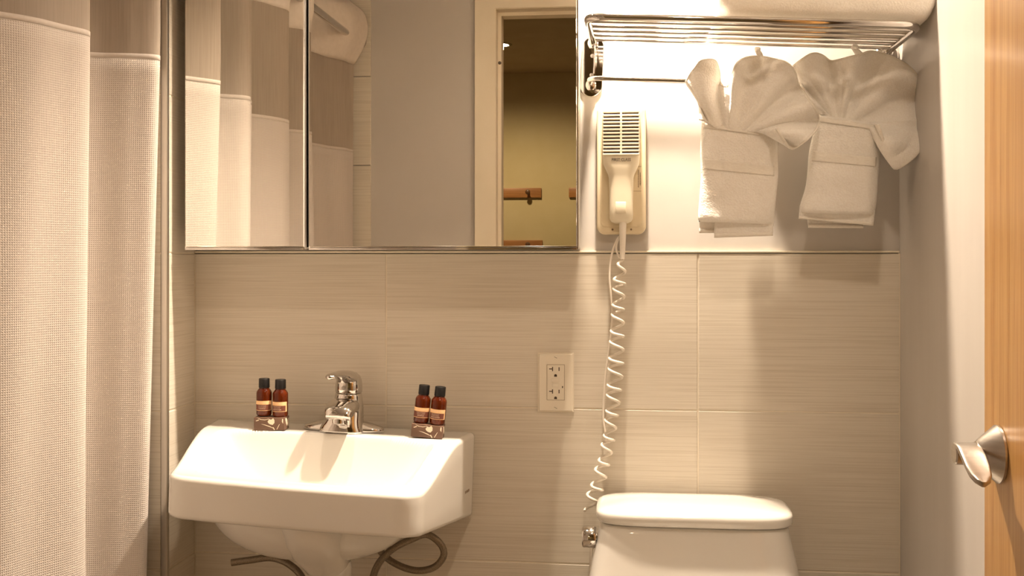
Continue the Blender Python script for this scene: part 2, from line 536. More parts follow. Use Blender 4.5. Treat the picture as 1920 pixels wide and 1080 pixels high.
# ------------------------------------------------------------------ downlights
def downlight(loc, r, label, watts, ang, blend, radius, color):
    t = tag(empty('ceiling_downlight', loc), label, 'light')
    lathe('lamp_ring', [(r*1.35, -.001), (r*1.30, -.006), (r*1.02, -.005), (r, .0), (r*1.35, .0)], M_CHROME, t, 32)
    lathe('lamp_lens', [(r*.98, -.0035), (r*.98, -.0005)], M_LAMP, t, 32)
    s = spot('lamp_light', (0, 0, -.022), watts, ang, blend, radius, color, t)
    return t


van = tag(empty('vanity_light', (-.255, PT, LAMP_Z+.06)), 'chrome bar with two downward lamps on the wall above the mirror cabinet', 'light')
box('light_bar', -.27, .27, -.030, -.0004, -.028, .028, M_CHROME, van, .004)
for lx_, wt, cone in LAMPS:
    x = lx_+.255; yl = LAMP_Y-PT
    tube('lamp_arm', bend([(x, -.028, 0), (x, yl, 0), (x, yl, -.02)], .018), .007, M_CHROME, van, 12)
    sh = lathe('lamp_shade', [(.010, -.012), (.030, -.016), (.036, -.026), (.036, -.052), (.034, -.052), (.034, -.027), (.010, -.020)], M_CHROME, van, 32, 'Z', (x, yl, 0))
    lathe('lamp_lens', [(.033, -.049), (.033, -.046)], M_LAMP, sh, 28, 'Z', (x, yl, 0))
    spot('lamp_light', (x, yl, -.060), wt, cone, .9, .026, WARM, van)
downlight((.12, -1.18, ZCEIL), .045, 'added round fill light on the bathroom ceiling, out of view', ROOM_FILL_W, 168, .95, .04, WARM)  # fill added to lift towels, curtain and doorway wall
downlight((-.83, -4.60, HZ), .06, 'round glowing downlight in the hall ceiling', HALL_W, 165, .6, .03, (1.0, .77, .49))

# ------------------------------------------------------------------ door
door = struct(box('door_1', .387, .427, YF+.016, -.88, .012, 2.02, M_WOOD, bevel=.0015), 'honey coloured varnished wooden door standing open at the right', 'door')
hx, hy_, hz_ = .387, -.933, .985
handle = lathe('door_handle', [(.0315, -.0005), (.0315, -.003), (.030, -.0045), (.016, -.0215), (.0135, -.0235), (.0135, -.0245), (.0122, -.0248), (.0122, -.046), (.0105, -.0475)],
               M_NICKEL, door, 40, 'X', (hx, hy_, hz_), sharp=28)
# drooping lever paddle
rings = []
st = [(-.010, .008, .011), (.004, .0095, .0128), (.016, .0075, .0130), (.030, .001, .0132), (.044, -.007, .0128), (.055, -.014, .0112), (.062, -.0185, .0078), (.0655, -.0205, .0025)]
for d, dz, hw in st:
    th = .0034
    ring = []
    for k in range(20):
        a = 2*PI*k/20
        c, s_ = math.cos(a), math.sin(a)
        px = hw*math.copysign(abs(c)**.45, c); pz = th*math.copysign(abs(s_)**.6, s_)
        ring.append(Vector((hx-.035 + px, hy_ - d - pz*.45, hz_ + dz + pz*.9)))
    rings.append(ring)
loft('lever', rings, M_NICKEL, handle, sharp=60)

# ------------------------------------------------------------------ mirror cabinet
CM = -.115
cab = tag(empty('mirror_cabinet', (0, 0, 0)), 'wide two-door mirror cabinet on the wall above the sink', 'cabinet')
cx0, cx1, cz0, cz1 = -.878, -.1155, 1.213, 1.93
cg0, cg1 = -.638, -.6312
box('body', cx0+.004, cx1-.001, CM+.020, PT-.001, cz0+.002, cz1-.002, M_CABW, cab, .001)
box('gap_backing', cg0-.004, cg1+.004, CM+.016, CM+.0198, cz0+.004, cz1-.004, M_BLACK, cab)
for nm, a, b in (('mirror_door', cx0, cg0), ('mirror_door', cg1, cx1)):
    dr = box(nm, a, b, CM+.0045, CM+.0155, cz0, cz1, M_CABW, cab, .0006)
    bm = bmesh.new(); add_box(bm, a+.0005, b-.0005, CM, CM+.0042, cz0+.0035, cz1-.0005)
    es = [e for e in bm.edges if all(v.co.y < CM+.0005 for v in e.verts)]
    bmesh.ops.bevel(bm, geom=es, offset=.0022, segments=1, affect='EDGES')
    from_bm('mirror_glass', bm, M_MIRROR, dr)
    box('bottom_channel', a+.002, b-.001, CM-.0022, CM+.0040, cz0-.0015, cz0+.0030, M_CHROME, dr, .0008)
box('side_channel', cx1-.001, cx1+.0015, CM+.001, CM+.014, cz0, cz1, M_CHROME, cab, .0005)

# ------------------------------------------------------------------ shower rod and curtain
ROD_X, ROD_Z = -.968, 1.94
rod = tag(empty('curtain_rod', (ROD_X, (YB+YF)/2, ROD_Z)), 'chrome shower curtain rod across the tub alcove', 'curtain rod')
ln = (YB-YF)/2 - PT
tube('rod_tube', [(0, -ln+.002, 0), (0, ln-.001, 0)], .0125, M_CHROME, rod, 20)
lathe('flange', [(.036, -ln-.0005), (.035, -ln+.008), (.018, -ln+.022), (.0125, -ln+.024)], M_CHROME, rod, 28, 'Y')
lathe('flange', [(.0125, ln-.024), (.018, ln-.018), (.032, ln-.006), (.033, ln+PT-.001)], M_CHROME, rod, 28, 'Y')

cur = tag(empty('shower_curtain', (ROD_X, -.9, 0)), 'white waffle shower curtain with a sheer window band, drawn along the tub', 'curtain')
plan = [(-.930,-.155), (-.902,-.20), (-.862,-.262), (-.90,-.286), (-.958,-.302), (-.998,-.335), (-.985,-.385), (-.93,-.44), (-.884,-.482), (-.896,-.545), (-.942,-.637), (-.992,-.70), (-.99,-.76),
        (-.96,-.83), (-.932,-.90), (-.945,-.96), (-.99,-1.02), (-1.02,-1.08), (-1.0,-1.125), (-.968,-1.165), (-.955,-1.22), (-.99,-1.30), (-1.03,-1.40), (-1.04,-1.50), (-1.03,-1.57), (-.99,-1.68), (-.968,-1.76)]
NC = 420
curve = catmull([(a, b, 0) for a, b in plan], NC)
arc = [0]
for i in range(1, NC): arc.append(arc[-1] + (curve[i]-curve[i-1]).length)


def sm(a, b, t):
    t = min(max((t-a)/(b-a), 0), 1); return t*t*(3-2*t)


def cloth(name, z0, z1, nz, m, off=0.0, flare=False, thick=.0012):
    verts, uvs, faces = [], [], []
    for j in range(nz):
        z = z0 + (z1-z0)*j/(nz-1)
        for i in range(NC):
            p = curve[i]
            a = curve[max(i-1, 0)]; b = curve[min(i+1, NC-1)]
            t = (b-a).normalized(); nrm = Vector((-t.y, t.x, 0))
            if nrm.x < 0 and abs(t.y) > .3: pass
            q = p.copy()
            drop = max(0.0, 1.6 - z)
            q.x -= .030*drop*max(0.0, 1 - abs(p.y+.26)/.14)
            fz = sm(-.30, -.42, p.y)
            q.x += fz*.010*math.sin(arc[i]*19 + 1.3*z)*min(1, abs(z-1.7))*.6 + fz*.003*math.sin(arc[i]*47+z*3)
            q.x += fz*.012*math.sin(z*2.1+arc[i]*4)*drop*.5
            q.x = min(q.x, -.845 - .00*drop)
            if flare:
                e_ = sm(-1.52, -1.66, p.y)
                q.x += .048*e_*math.sin(PI*min(max((z-1.85)/.24, 0), 1)) - .045*e_*sm(2.02, 2.10, z)
                q.x += (1-e_)*.014*math.sin(arc[i]*26)*sm(1.86, 1.92, z)
            if p.y > -.17: q.x = min(q.x, -.872)
            verts.append(Vector((q.x - ROD_X + nrm.x*off, q.y + .9 + nrm.y*off, z)))
            uvs.append((arc[i], z))
    for j in range(nz-1):
        for i in range(NC-1):
            k = j*NC+i
            faces.append((k, k+1, k+NC+1, k+NC))
    o = mesh(name, verts, faces, m, cur, uvs=uvs)
    if thick:
        md = o.modifiers.new('thickness', 'SOLIDIFY'); md.thickness = thick; md.offset = 0
    return o


HEM = 1.562
cloth('waffle_panel', .05, HEM, 46, M_WAFFLE)
cloth('sheer_panel', HEM-.002, 1.858, 14, M_SHEER, thick=0)
cloth('top_band', 1.852, 2.085, 18, M_PLAIN, flare=True)
cloth('hem', HEM-.009, HEM+.0004, 3, M_SEAM, thick=.0018)

# ------------------------------------------------------------------ sink
SX, SZ, ROLL = -.591, .860, .034
SINK = Matrix.Translation((SX, 0, SZ)) @ Matrix.Rotation(ROLL, 4, 'Y')


def sink_e(name, loc=(0,0,0), rz=0.0, ry=0.0):
    e = empty(name)
    e.matrix_world = SINK @ Matrix.Translation(loc) @ Matrix.Rotation(rz, 4, 'Z') @ Matrix.Rotation(ry, 4, 'Y')
    return e


sink = tag(sink_e('sink'), 'white wall-hung porcelain sink with sloping sides on the tiled wall', 'sink')
RW, FW, SD = .268, .222, .350
def sm(a, b, t):
    t = min(max((t-a)/(b-a), 0), 1); return t*t*(3-2*t)


def z_rim(x, y):
    f = sm(-.105, -.335, y)
    return -.050*f - .0048*f*x/.222


def halfw(y): return RW + (FW-RW)*(-y/SD)


def outline(n=260):
    """rounded trapezoid, counter-clockwise from the rear right"""
    c = [((RW, -.001), .012), ((-RW, -.001), .012), ((-FW, -SD), .040), ((FW, -SD), .040)]
    P = []
    for i in range(4):
        p0 = Vector((*c[i-1][0], 0)); p1 = Vector((*c[i][0], 0)); p2 = Vector((*c[(i+1) % 4][0], 0)); r = c[i][1]
        a = (p0-p1).normalized(); b = (p2-p1).normalized()
        for k in range(13):
            t = k/12
            P.append((p1+a*r)*(1-t)**2 + p1*2*t*(1-t) + (p1+b*r)*t*t)
    P.append(P[0].copy())
    # slight bow of the front edge
    R = resample(P, n+1)[:-1]
    for p in R:
        if p.y < -SD+.03: p.y -= .010*(1-(p.x/FW)**2)
    return R


OUT = outline()
no = len(OUT)
nrm = []
for i in range(no):
    t = (OUT[(i+1) % no]-OUT[i-1]).normalized(); nrm.append(Vector((t.y, -t.x, 0)))
ctr = Vector((0, -.2, 0))
if (OUT[0]-ctr).dot(nrm[0]) < 0: nrm = [-q for q in nrm]
for _ in range(3):
    nrm = [(nrm[i-1]+nrm[i]*2+nrm[(i+1) % no]).normalized() for i in range(no)]
BY0, BY1 = -.112, -.322                                # bowl opening rear and front
def z_top(x, y):
    yc = (BY0+BY1)/2; hb = (BY0-BY1)/2
    yy = (y-yc)/hb
    wb = halfw(y)-.036
    q = (abs(x/wb)**7 + abs(yy)**7)**(1/7)
    z = z_rim(x, y)
    if q < 1:
        front = 1.0 if yy > 0 else .8
        z -= .125*(1-q**3.0)
    return z


er = .009
rings = []
NR = 80
for k in range(NR):
    f = ((k+1)/NR)**.8
    ring = []
    for i in range(no):
        p = ctr.lerp(OUT[i]-nrm[i]*er, f)
        ring.append(Vector((p.x, p.y, z_top(p.x, p.y))))
    rings.append(ring)
for k in range(1, 6):
    a = PI/2*k/5
    rings.append([Vector((*(OUT[i]-nrm[i]*er*(1-math.sin(a))).xy, z_top(OUT[i].x, OUT[i].y)-er*(1-math.cos(a)))) for i in range(no)])
def z_bot(y):
    return -.167 + .042*min(-y/.34, 1.0)
for k in range(1, 4):
    rings.append([Vector((OUT[i].x, OUT[i].y, (z_top(OUT[i].x, OUT[i].y)-er)*(1-k/4)+(z_bot(OUT[i].y)-.005*OUT[i].x/.222*min(-OUT[i].y/.34,1)+er)*k/4)) for i in range(no)])
for k in range(0, 6):
    a = PI/2*k/5
    rings.append([Vector((*(OUT[i]-nrm[i]*er*(1-math.cos(a))).xy, z_bot(OUT[i].y)-.005*OUT[i].x/.222*min(-OUT[i].y/.34,1)+er*(1-math.sin(a)))) for i in range(no)])
for k in range(1, 5):
    rings.append([Vector((*ctr.lerp(OUT[i]-nrm[i]*er, 1-k*.05).xy, z_bot(OUT[i].y)+.002*k)) for i in range(no)])
loft('basin', rings, M_CERAM, sink, cap=True)
# rounded belly under the rim
bel = []
for k in range(16):
    a = PI/2*k/15
    s_ = max(math.cos(a), .02)
    bel.append([Vector((p.x, p.y, p.z)) for p in sell(.0, -.185, -.112-.100*math.sin(a), .192*s_**.75, .148*s_**.75, 2.3, 72)])
loft('bowl_belly', bel, M_CERAM, sink)
boss = []
for z, xc, yc, hx_, hy2, p in ((-.105, .032, -.275, .064, .075, 3.0), (-.135, .032, -.271, .061, .074, 3.0), (-.165, .031, -.260, .056, .070, 2.8), (-.195, .030, -.240, .049, .060, 2.6), (-.222, .030, -.213, .041, .044, 2.4), (-.236, .030, -.208, .034, .036, 2.2), (-.240, .030, -.205, .026, .028, 2.0)):
    boss.append(sell(xc, yc, z, hx_, hy2, p, 56))
loft('drain_housing', boss, M_CERAM, sink)
lathe('drain_collar', [(.034, -.215), (.036, -.225), (.036, -.243), (.033, -.247)], M_CERAM, sink, 36, 'Z', (.040, -.205, 0))
lathe('drain_pipe', [(.025, -.243), (.025, -.40)], M_NICKEL, sink, 28, 'Z', (.040, -.205, 0))
lathe('drain_flange', [(.022, -.1735), (.022, -.1715), (.012, -.1725), (.004, -.174)], M_CHROME, sink, 28, 'Z', (0, -.217, 0)).location.z = .001
# worn maker's mark on the right side
smk = Matrix.Translation((halfw(-.05)+.0004, -.05, -.108)) @ Matrix.Rotation(-math.atan((RW-FW)/SD), 4, 'Z') @ Matrix(((0,0,1,0),(1,0,0,0),(0,1,0,0),(0,0,0,1)))
text_bm('KOHLER', .0075, M_PALEINK, 'mark', sink, smk)

# ------------------------------------------------------------------ faucet
fau = tag(sink_e('faucet', (.017, -.064, 0.0008), rz=.0), 'chrome single-lever faucet on the sink deck', 'faucet')
base = []
for z, hx_, hy2 in ((0, .0790, .0255), (.0055, .0790, .0255), (.0085, .0765, .0232), (.0125, .064, .020), (.0175, .046, .018), (.020, .03, .015)):
    base.append(sell(0, 0, z, hx_, hy2, 2.5, 72))
loft('base_plate', base, M_CHROME, fau)
# bell-shaped body, broad at the foot and rising into a column
bod = []
for z, xc, yc, hx_, hy2, p in ((.0, 0, -.010, .0445, .0340, 3.0), (.004, 0, -.010, .0440, .0338, 3.0), (.012, 0, -.0095, .0405, .0320, 2.9), (.022, .002, -.008, .0365, .0300, 2.7), (.034, .004, -.005, .0335, .0280, 2.5), (.046, .006, -.002, .0305, .0260, 2.3), (.058, .006, .001, .0280, .0245, 2.1), (.068, .006, .002, .0265, .0240, 2.0), (.0735, .006, .002, .0255, .0235, 2.0)):
    bod.append(sell(xc, yc, z, hx_, hy2, p, 56))
loft('body', bod, M_CHROME, fau)
sp_c = catmull([(.004, .000, .042), (.004, -.022, .0490), (.005, -.044, .0500), (.006, -.060, .0465), (.007, -.073, .0400), (.0075, -.078, .0345)], 24)
rings = []
for i, c in enumerate(sp_c):
    f = i/23
    t = (sp_c[min(i+1, 23)]-sp_c[max(i-1, 0)]).normalized(); u = Vector((1, 0, 0)); v = u.cross(t).normalized()
    hw = .0275 + .0020*math.sin(f*PI) - .0040*sm(.8, 1, f); hh = .0185 - .0060*f - .004*sm(.85, 1, f)
    rings.append([c + u*hw*math.copysign(abs(math.cos(a))**.75, math.cos(a)) + v*hh*math.copysign(abs(math.sin(a))**.75, math.sin(a)) for a in [2*PI*k/44 for k in range(44)]])
loft('spout', rings, M_CHROME, fau)
lathe('aerator', [(.0130, .036), (.0130, .0235), (.0115, .0220), (.006, .0228)], M_CHROME, fau, 28, 'Z', (.006, -.062, 0))
han = lathe('handle', [(.0255, .0742), (.0265, .0758), (.0262, .0890), (.0250, .0980), (.0215, .1065), (.0140, .1130), (.004, .1155)], M_CHROME, fau, 44, 'Z', (.006, .002, 0))
lev = []
lp = catmull([(.006, .010, .096), (.003, -.012, .1040), (-.003, -.034, .1110), (-.008, -.056, .1130), (-.011, -.074, .1110), (-.0120, -.081, .1095)], 26)
for i, c in enumerate(lp):
    f = i/25
    t = (lp[min(i+1, 25)]-lp[max(i-1, 0)]).normalized(); u = t.cross(Vector((0, 0, 1))).normalized(); v = u.cross(t).normalized()
    rd = math.sqrt(max(.01, 1-max(0, (f-.84)/.16)**2))
    hw = (.0235 - .0115*sm(.1, .8, f))*rd; hh = (.0180 - .0135*sm(0, .75, f))*(.5+.5*rd)
    lev.append([c + u*hw*math.cos(a) + v*hh*math.sin(a) for a in [2*PI*k/32 for k in range(32)]])
loft('lever', lev, M_CHROME, han)
lathe('index_button', [(.0048, 0), (.0046, -.0012), (.001, -.0016)], M_NICKEL, han, 18, 'Y', (.003, -.0243, .085))

# braided supply hoses under the sink
def hose(label, pix, r=.0068):
    pts = [W(x, y, d) for x, y, d in pix]
    o = tube('supply_hose', catmull(pts, 70), r, M_HOSE, None, 14)
    return tag(o, label, 'hose')


hose('braided hose poking out left under the sink, open end facing left', [(434, 1055, -.13), (470, 1050, -.125), (510, 1046, -.12), (545, 1060, -.12), (570, 1090, -.12), (585, 1150, -.12), (588, 1260, -.11)])
hose('braided hose looping out to the right under the sink', [(700, 1180, -.10), (697, 1100, -.10), (708, 1060, -.10), (735, 1030, -.10), (770, 1012, -.085), (800, 1002, -.075), (826, 1020, -.07), (832, 1042, -.07), (815, 1063, -.065), (785, 1070, -.06), (752, 1062, -.055), (722, 1043, -.05), (700, 1010, -.05), (690, 960, -.05)])

# ------------------------------------------------------------------ bottles on soap cartons
def carton(label, loc, rz, ry):
    t = tag(sink_e('soap_box', loc, rz, ry), label, 'soap box', 'soap boxes on the sink deck')
    box('carton', -.030, .030, -.017, .017, 0, .0245, M_BOX, t, .0008)
    yf = -.0172
    # flower print: petals, stems, leaf (flat print on the front)
    shapes = [
        [(.002,.0215), (.006,.0205), (.010,.0235), (.0125,.0195), (.0125,.0145), (.009,.0105), (.004,.0115), (.001,.0135), (-.001,.0165)],
        [(-.014,.0120), (-.006,.0108), (.004,.0078), (.009,.0050), (.010,.0040), (.004,.0062), (-.006,.0096)],
        [(.0085,.0060), (.0105,.0062), (.0135,.0012), (.0120,.0006)],
        [(.0165,.0020), (.0178,.0020), (.0230,.0125), (.0215,.0115)],
        [(-.022,.0240), (-.014,.0212), (-.006,.0205), (.002,.0225), (.002,.0218), (-.006,.0194), (-.015,.0202)],
        [(-.0245,.0178), (-.0185,.0205), (-.0175,.0192), (-.0225,.0172)],
        [(.0275,.0225), (.0295,.0220), (.0295,.0130), (.0270,.0165)],
    ]
    vs, fs = [], []
    for sh in shapes:
        b = len(vs); vs += [Vector((x-.002, yf-.00015, z)) for x, z in sh]; fs.append(tuple(range(b, b+len(sh))))
    sh2 = [[(-.012,.022), (-.004,.023), (.004,.018), (.008,.010), (.002,.006), (-.006,.012)], [(.009,.020), (.013,.021), (.013,.006), (.010,.004)]]
    for sh in sh2:
        b = len(vs); vs += [Vector((.03015, x, z)) for x, z in sh]; fs.append(tuple(range(b, b+len(sh))))
    mesh('flower_print', vs, fs, M_PRINT, t, smooth=False)
    return t


def bottle(label, loc, rz, ry, third):
    t = tag(sink_e('toiletry_bottle', loc, rz, ry), label, 'bottle', 'amber toiletry bottles on the sink deck')
    R = .0149
    lathe('glass_body', [(.010, 0), (.0132, .0008), (R, .0042), (R, .0440), (.0143, .0470), (.0120, .0505), (.0098, .0530), (.0094, .0560)], M_AMBER, t, 36)
    lathe('cap', [(.0103, .0545), (.0105, .0550), (.0105, .0560), (.0103, .0712), (.0096, .0722)], M_CAP, t, 30)
    def band(name, z0, z1, a0, a1, m, dr, par):
        vs, fs = [], []
        n = 26
        for k in range(n+1):
            a = a0+(a1-a0)*k/n
            for z in (z0, z1): vs.append(Vector(((R+dr)*math.sin(a), -(R+dr)*math.cos(a), z)))
        for k in range(n): fs.append((2*k, 2*k+2, 2*k+3, 2*k+1))
        return mesh(name, vs, fs, m, par)
    a0, a1 = -2.2, 1.25
    lb = band('label', .0110, .0300, a0, a1, M_PEACH, .00012, t)
    band('label_panel', .0120, .0228, a0+.06, a1-.22, M_LABEL, .00024, lb)
    for i, (txt, z, sz, sx) in enumerate((('NATURAL CARE', .0264, .0034, .75), ('enriched with botanical', .0208, .0022, .8), ('extracts for soft shine', .0182, .0022, .8), (third, .0150, .0030, .95))):
        M = Matrix.Rotation(-.22, 4, 'Z') @ Matrix.Translation((0, 0, z))
        text_bm(txt, sz, M_LABINK, 'lettering', lb, M, .00003, R+.0003, sx)
    return t


YBX = -.095
lx = -.119
carton('brown floral soap carton left of the faucet', (lx, YBX, 0.0006), .05, -.030)
bottle('amber bottle with black cap, far left on the left carton', (lx-.0160, YBX+.001, .0259), .25, -.030, 'SHAMPOO')
bottle('amber bottle with black cap, left carton, nearer the faucet', (lx+.0165, YBX+.001, .0252), .0, -.030, 'CONDITIONER')
rx = .188
rt = .045
carton('brown floral soap carton right of the faucet', (rx, YBX+.002, 0.0020), .05, rt)
bottle('amber bottle with black cap, right carton, nearer the faucet', (rx-.0140, YBX+.003, .0276), .25, rt+.02, 'SHAMPOO')
bottle('amber bottle with black cap, far right on the right carton', (rx+.0175, YBX+.001, .0262), .0, rt+.02, 'CONDITIONER')

# ------------------------------------------------------------------ wall outlet
c = W(1042, 717, -.004)
out_ = tag(empty('wall_outlet', (c.x, 0, c.z)), 'ivory double wall outlet with two buttons on the beige tiles', 'outlet')
bm = bmesh.new(); add_box(bm, -.0356, .0356, -.0055, -.0002, -.0585, .0585)
bmesh.ops.bevel(bm, geom=[e for e in bm.edges if all(v.co.y < -.004 for v in e.verts)], offset=.0038, segments=3, affect='EDGES')
from_bm('cover_plate', bm, M_PLATE, out_, True)
rec = box('receptacle', -.0168, .0168, -.0068, -.0050, -.0340, .0345, M_PLATE, out_, .0007)
box('plate_recess', -.0175, .0175, -.0058, -.0050, -.0347, .0352, M_PALEINK, out_)
for z0 in (.0265, -.0175):
    boxes('blade_slot', [(-.0070, -.0052, -.00705, -.0066, z0-.0042, z0+.0042), (-.0128, -.0070, -.00705, -.0066, z0-.0008, z0+.0010)], M_DARKSLOT, rec)
    box('blade_slot', .0058, .0076, -.00705, -.0066, z0-.0036, z0+.0036, M_DARKSLOT, rec)
    vs = [Vector((-.0001 + .0027*math.cos(a), -.00705, z0-.0125 + .0027*math.sin(a))) for a in [PI*k/10 for k in range(11)]]
    vs += [Vector((-.0028, -.00705, z0-.0150)), Vector((.0026, -.00705, z0-.0150))]
    mesh('ground_hole', vs, [tuple(range(len(vs)))], M_DARKSLOT, rec, smooth=False)
box('test_button', -.0082, .0078, -.0082, -.0066, .0012, .0078, M_PLATE, rec, .0006)
box('reset_button', -.0068, .0066, -.0082, -.0066, -.0088, -.0020, M_PLATE, rec, .0006)
box('indicator', .0126, .0146, -.0071, -.0066, -.0105, -.0068, M_DARKSLOT, rec)
for z in (.0490, -.0498):
    s_ = lathe('screw', [(.0032, -.0053), (.0030, -.0062), (.001, -.0063)], M_PLATE, out_, 16, 'Y', (0, 0, z))
    mesh('screw_slot', [Vector((-.0030, -.0064, z+.0013)), Vector((-.0027, -.0064, z+.0019)), Vector((.0030, -.0064, z-.0010)), Vector((.0027, -.0064, z-.0016))], [(0,1,2,3)], M_INK, s_, smooth=False)

# ------------------------------------------------------------------ hair dryer
c = W(1165, 318, -.012)
dry = tag(empty('hair_dryer', (c.x, PT, c.z)), 'ivory wall hair dryer in its cradle with a long coiled cord', 'hair dryer')
def rrect(hw, z0, z1, r, y, n=8):
    out = []
    for cx_, cz_, a0 in ((hw-r, z1-r, 0), (-hw+r, z1-r, PI/2), (-hw+r, z0+r, PI), (hw-r, z0+r, 1.5*PI)):
        for k in range(n+1):
            a = a0+PI/2*k/n; out.append(Vector((cx_+r*math.cos(a), y, cz_+r*math.sin(a))))
    return out
rings = [rrect(.0475, -.126, .128, .016, y) for y in (-.0003, -.0165)]
for k in range(1, 6):
    a = PI/2*k/5; e_ = .0055*(1-math.cos(a)); rings.append(rrect(.0475-e_, -.126+e_, .128-e_, .016-e_, -.0165-.0055*math.sin(a)))
rings.append(rrect(.0405, -.112, .121, .010, -.0220)); rings.append(rrect(.0395, -.111, .120, .0095, -.0236)); rings.append(rrect(.036, -.107, .116, .008, -.0240))
cradle = loft('cradle', rings, M_DRYBASE, dry, sharp=50)
for zz in (.0053, -.0422): box('cradle_line', 0.0235, .0385, -.0245, -.0230, zz-.0003, zz+.0003, M_PALEINK, cradle)
for k, (xx, hh) in enumerate(((.0330, .0165), (.0365, .0125))):
    rr = random.Random(k); bl = []; z = -.0185-hh
    while z < -.0185+hh:
        hgt = rr.uniform(.0012, .0028); bl.append((xx-.0009, xx+.0009, -.0243, -.0235, z, z+hgt)); z += hgt+.0006
    boxes('fine_print', bl, M_PALEINK, cradle)
for sx in (-.017, .019): lathe('screw', [(.0022, -.0215), (.0018, -.0228)], M_PALEINK, cradle, 12, 'Y', (sx, 0, -.1165))
# dryer: head (grille), neck, grip - rounded-rectangle sections stacked down Z
secs = [(.124, .030, -.030, -.020, 4), (.120, .0355, -.044, -.018, 5), (.108, .0358, -.050, -.016, 5), (.060, .0358, -.0535, -.014, 5), (.022, .0355, -.0555, -.013, 5), (.010, .0345, -.0555, -.013, 4.5), (.000, .0305, -.0545, -.013, 4), (-.010, .0258, -.0530, -.013, 3.6), (-.018, .0238, -.0520, -.013, 3.4),
        (-.040, .0232, -.0510, -.013, 3.4), (-.070, .0228, -.0500, -.014, 3.4), (-.088, .0230, -.0490, -.014, 3.4), (-.096, .0222, -.0475, -.015, 3.2), (-.102, .0190, -.0440, -.017, 3), (-.105, .0120, -.0380, -.021, 2.6)]
rings = []
for z, hw, yf, yb, p in secs:
    rings.append(sell(0, (yf+yb)/2, z, hw, (yb-yf)/2, p, 56))
dbody = loft('dryer_body', rings, M_DRYER, dry, sharp=45)
# grille: dark backing with separate slats in front of it
gz0, gz1 = .0265, .1085
def yface(z):
    for i in range(len(secs)-1):
        if secs[i][0] >= z >= secs[i+1][0]:
            t = (secs[i][0]-z)/(secs[i][0]-secs[i+1][0]); return secs[i][2]+(secs[i+1][2]-secs[i][2])*t
    return -.05
nS = 12
gv = [Vector((-.0335, yface(gz0)-.0006, gz0)), Vector((.0335, yface(gz0)-.0006, gz0)), Vector((.0335, yface(.06)-.0006, .06)), Vector((.0335, yface(gz1)-.0006, gz1)), Vector((-.0335, yface(gz1)-.0006, gz1)), Vector((-.0335, yface(.06)-.0006, .06))]
mesh('grille_backing', gv, [(0,1,2,5), (5,2,3,4)], M_DARKSLOT, dbody, smooth=False)
pitch = (gz1-gz0)/nS
for k in range(nS+1):
    z = gz0 + k*pitch; h2 = pitch*.27
    y0 = yface(z)
    box('slat', -.0350, .0350, y0-.0032, y0+.002, z-h2, z+h2, M_DRYER, dbody, .0009)
bmz = bmesh.new()
for k in range(8):
    za, zb = gz0+(gz1-gz0)*k/8, gz0+(gz1-gz0)*(k+1)/8
    add_box(bmz, -.0018, .0018, yface((za+zb)/2)-.0034, yface((za+zb)/2)+.001, za, zb)
from_bm('grille_rib', bmz, M_DRYER, dbody)
box('switch', -.0105, .0095, -.0512, -.0480, -.0860, -.0640, M_DRYER, dbody, .0012)
text_bm('FIRST CLASS', .0082, M_INK, 'lettering', dbody, Matrix.Translation((.0005, yface(.016)-.0008, .0160)) @ FRONT, .00015, None, .82)
# strain relief and cord
def D(px, py, y): return W(px, py, y) - Vector((c.x, PT, c.z))
tube('strain_relief', [D(1168, 415, -.028), D(1167.5, 440, -.027), D(1167, 486, -.026)], [.0072, .0064, .0046], M_CORD, dry, 16)
ax = catmull([D(1166, 486, -.028), D(1162, 520, -.028), D(1158, 600, -.028), D(1154, 700, -.030), D(1146, 790, -.032), D(1136, 850, -.034), D(1120, 910, -.036), D(1106, 955, -.036)], 900)
coil = []
turns = 19.5
for i, p in enumerate(ax):
    f = i/899
    ph = 2*PI*turns*f + .6*math.sin(f*9)
    r = .0118*min(1, f*14+.15)*(1 - .12*math.sin(f*11))
    if f > .97: r *= .75
    coil.append(p + Vector((math.cos(ph)*r, math.sin(ph)*r*.85, .003*math.sin(ph*.5))))
tube('coiled_cord', coil, .0029, M_CORD, dry, 8)
tube('straight_cord', catmull([D(1170, 436, -.010), D(1158, 448, -.018), D(1147, 478, -.018), D(1143, 520, -.018), D(1146, 560, -.018), D(1148, 600, -.016), D(1141, 660, -.014), D(1134, 720, -.012), D(1131, 780, -.012), D(1136, 815, -.016), D(1143, 830, -.022)], 60), .0021, M_CORD, dry, 8)
tube('cord_loop', catmull([D(1166, 438, -.012), D(1157, 455, -.020), D(1156, 470, -.022), D(1162, 484, -.024)], 24), .0019, M_CORD, dry, 8)

# ------------------------------------------------------------------ toilet
toi = tag(empty('toilet', (.096, 0, 0)), 'white one-piece toilet with a closed tank below the towels', 'toilet')
tb = []
for z, hx_, y0, y1, p in ((.05, .12, -.22, -.42, 3), (.25, .150, -.06, -.36, 4), (.40, .198, -.022, -.300, 5), (.50, .200, -.020, -.255, 5.5), (.58, .194, -.020, -.225, 5.5), (.65, .183, -.020, -.208, 5.5), (.700, .1715, -.020, -.201, 5.5), (.714, .1690, -.020, -.199, 5.5), (.7175, .166, -.023, -.196, 5.5)):
    tb.append(sell(0, (y0+y1)/2, z, hx_, (y0-y1)/2, p, 80))
tank = loft('tank', tb, M_CERAM, toi)
ld = []
for z, k, in ((.7195, -.006), (.7205, -.001), (.7245, .0025), (.7360, .0030), (.7410, .0010), (.7440, -.006), (.7470, -.020), (.7510, -.045), (.7535, -.070)):
    ld.append(sell(0, -.112, z, .1735+k, 0.0925+k*.9, 4.6 if k > -.03 else 3.6, 80))
loft('tank_lid', ld, M_CERAM, toi)
bw = []
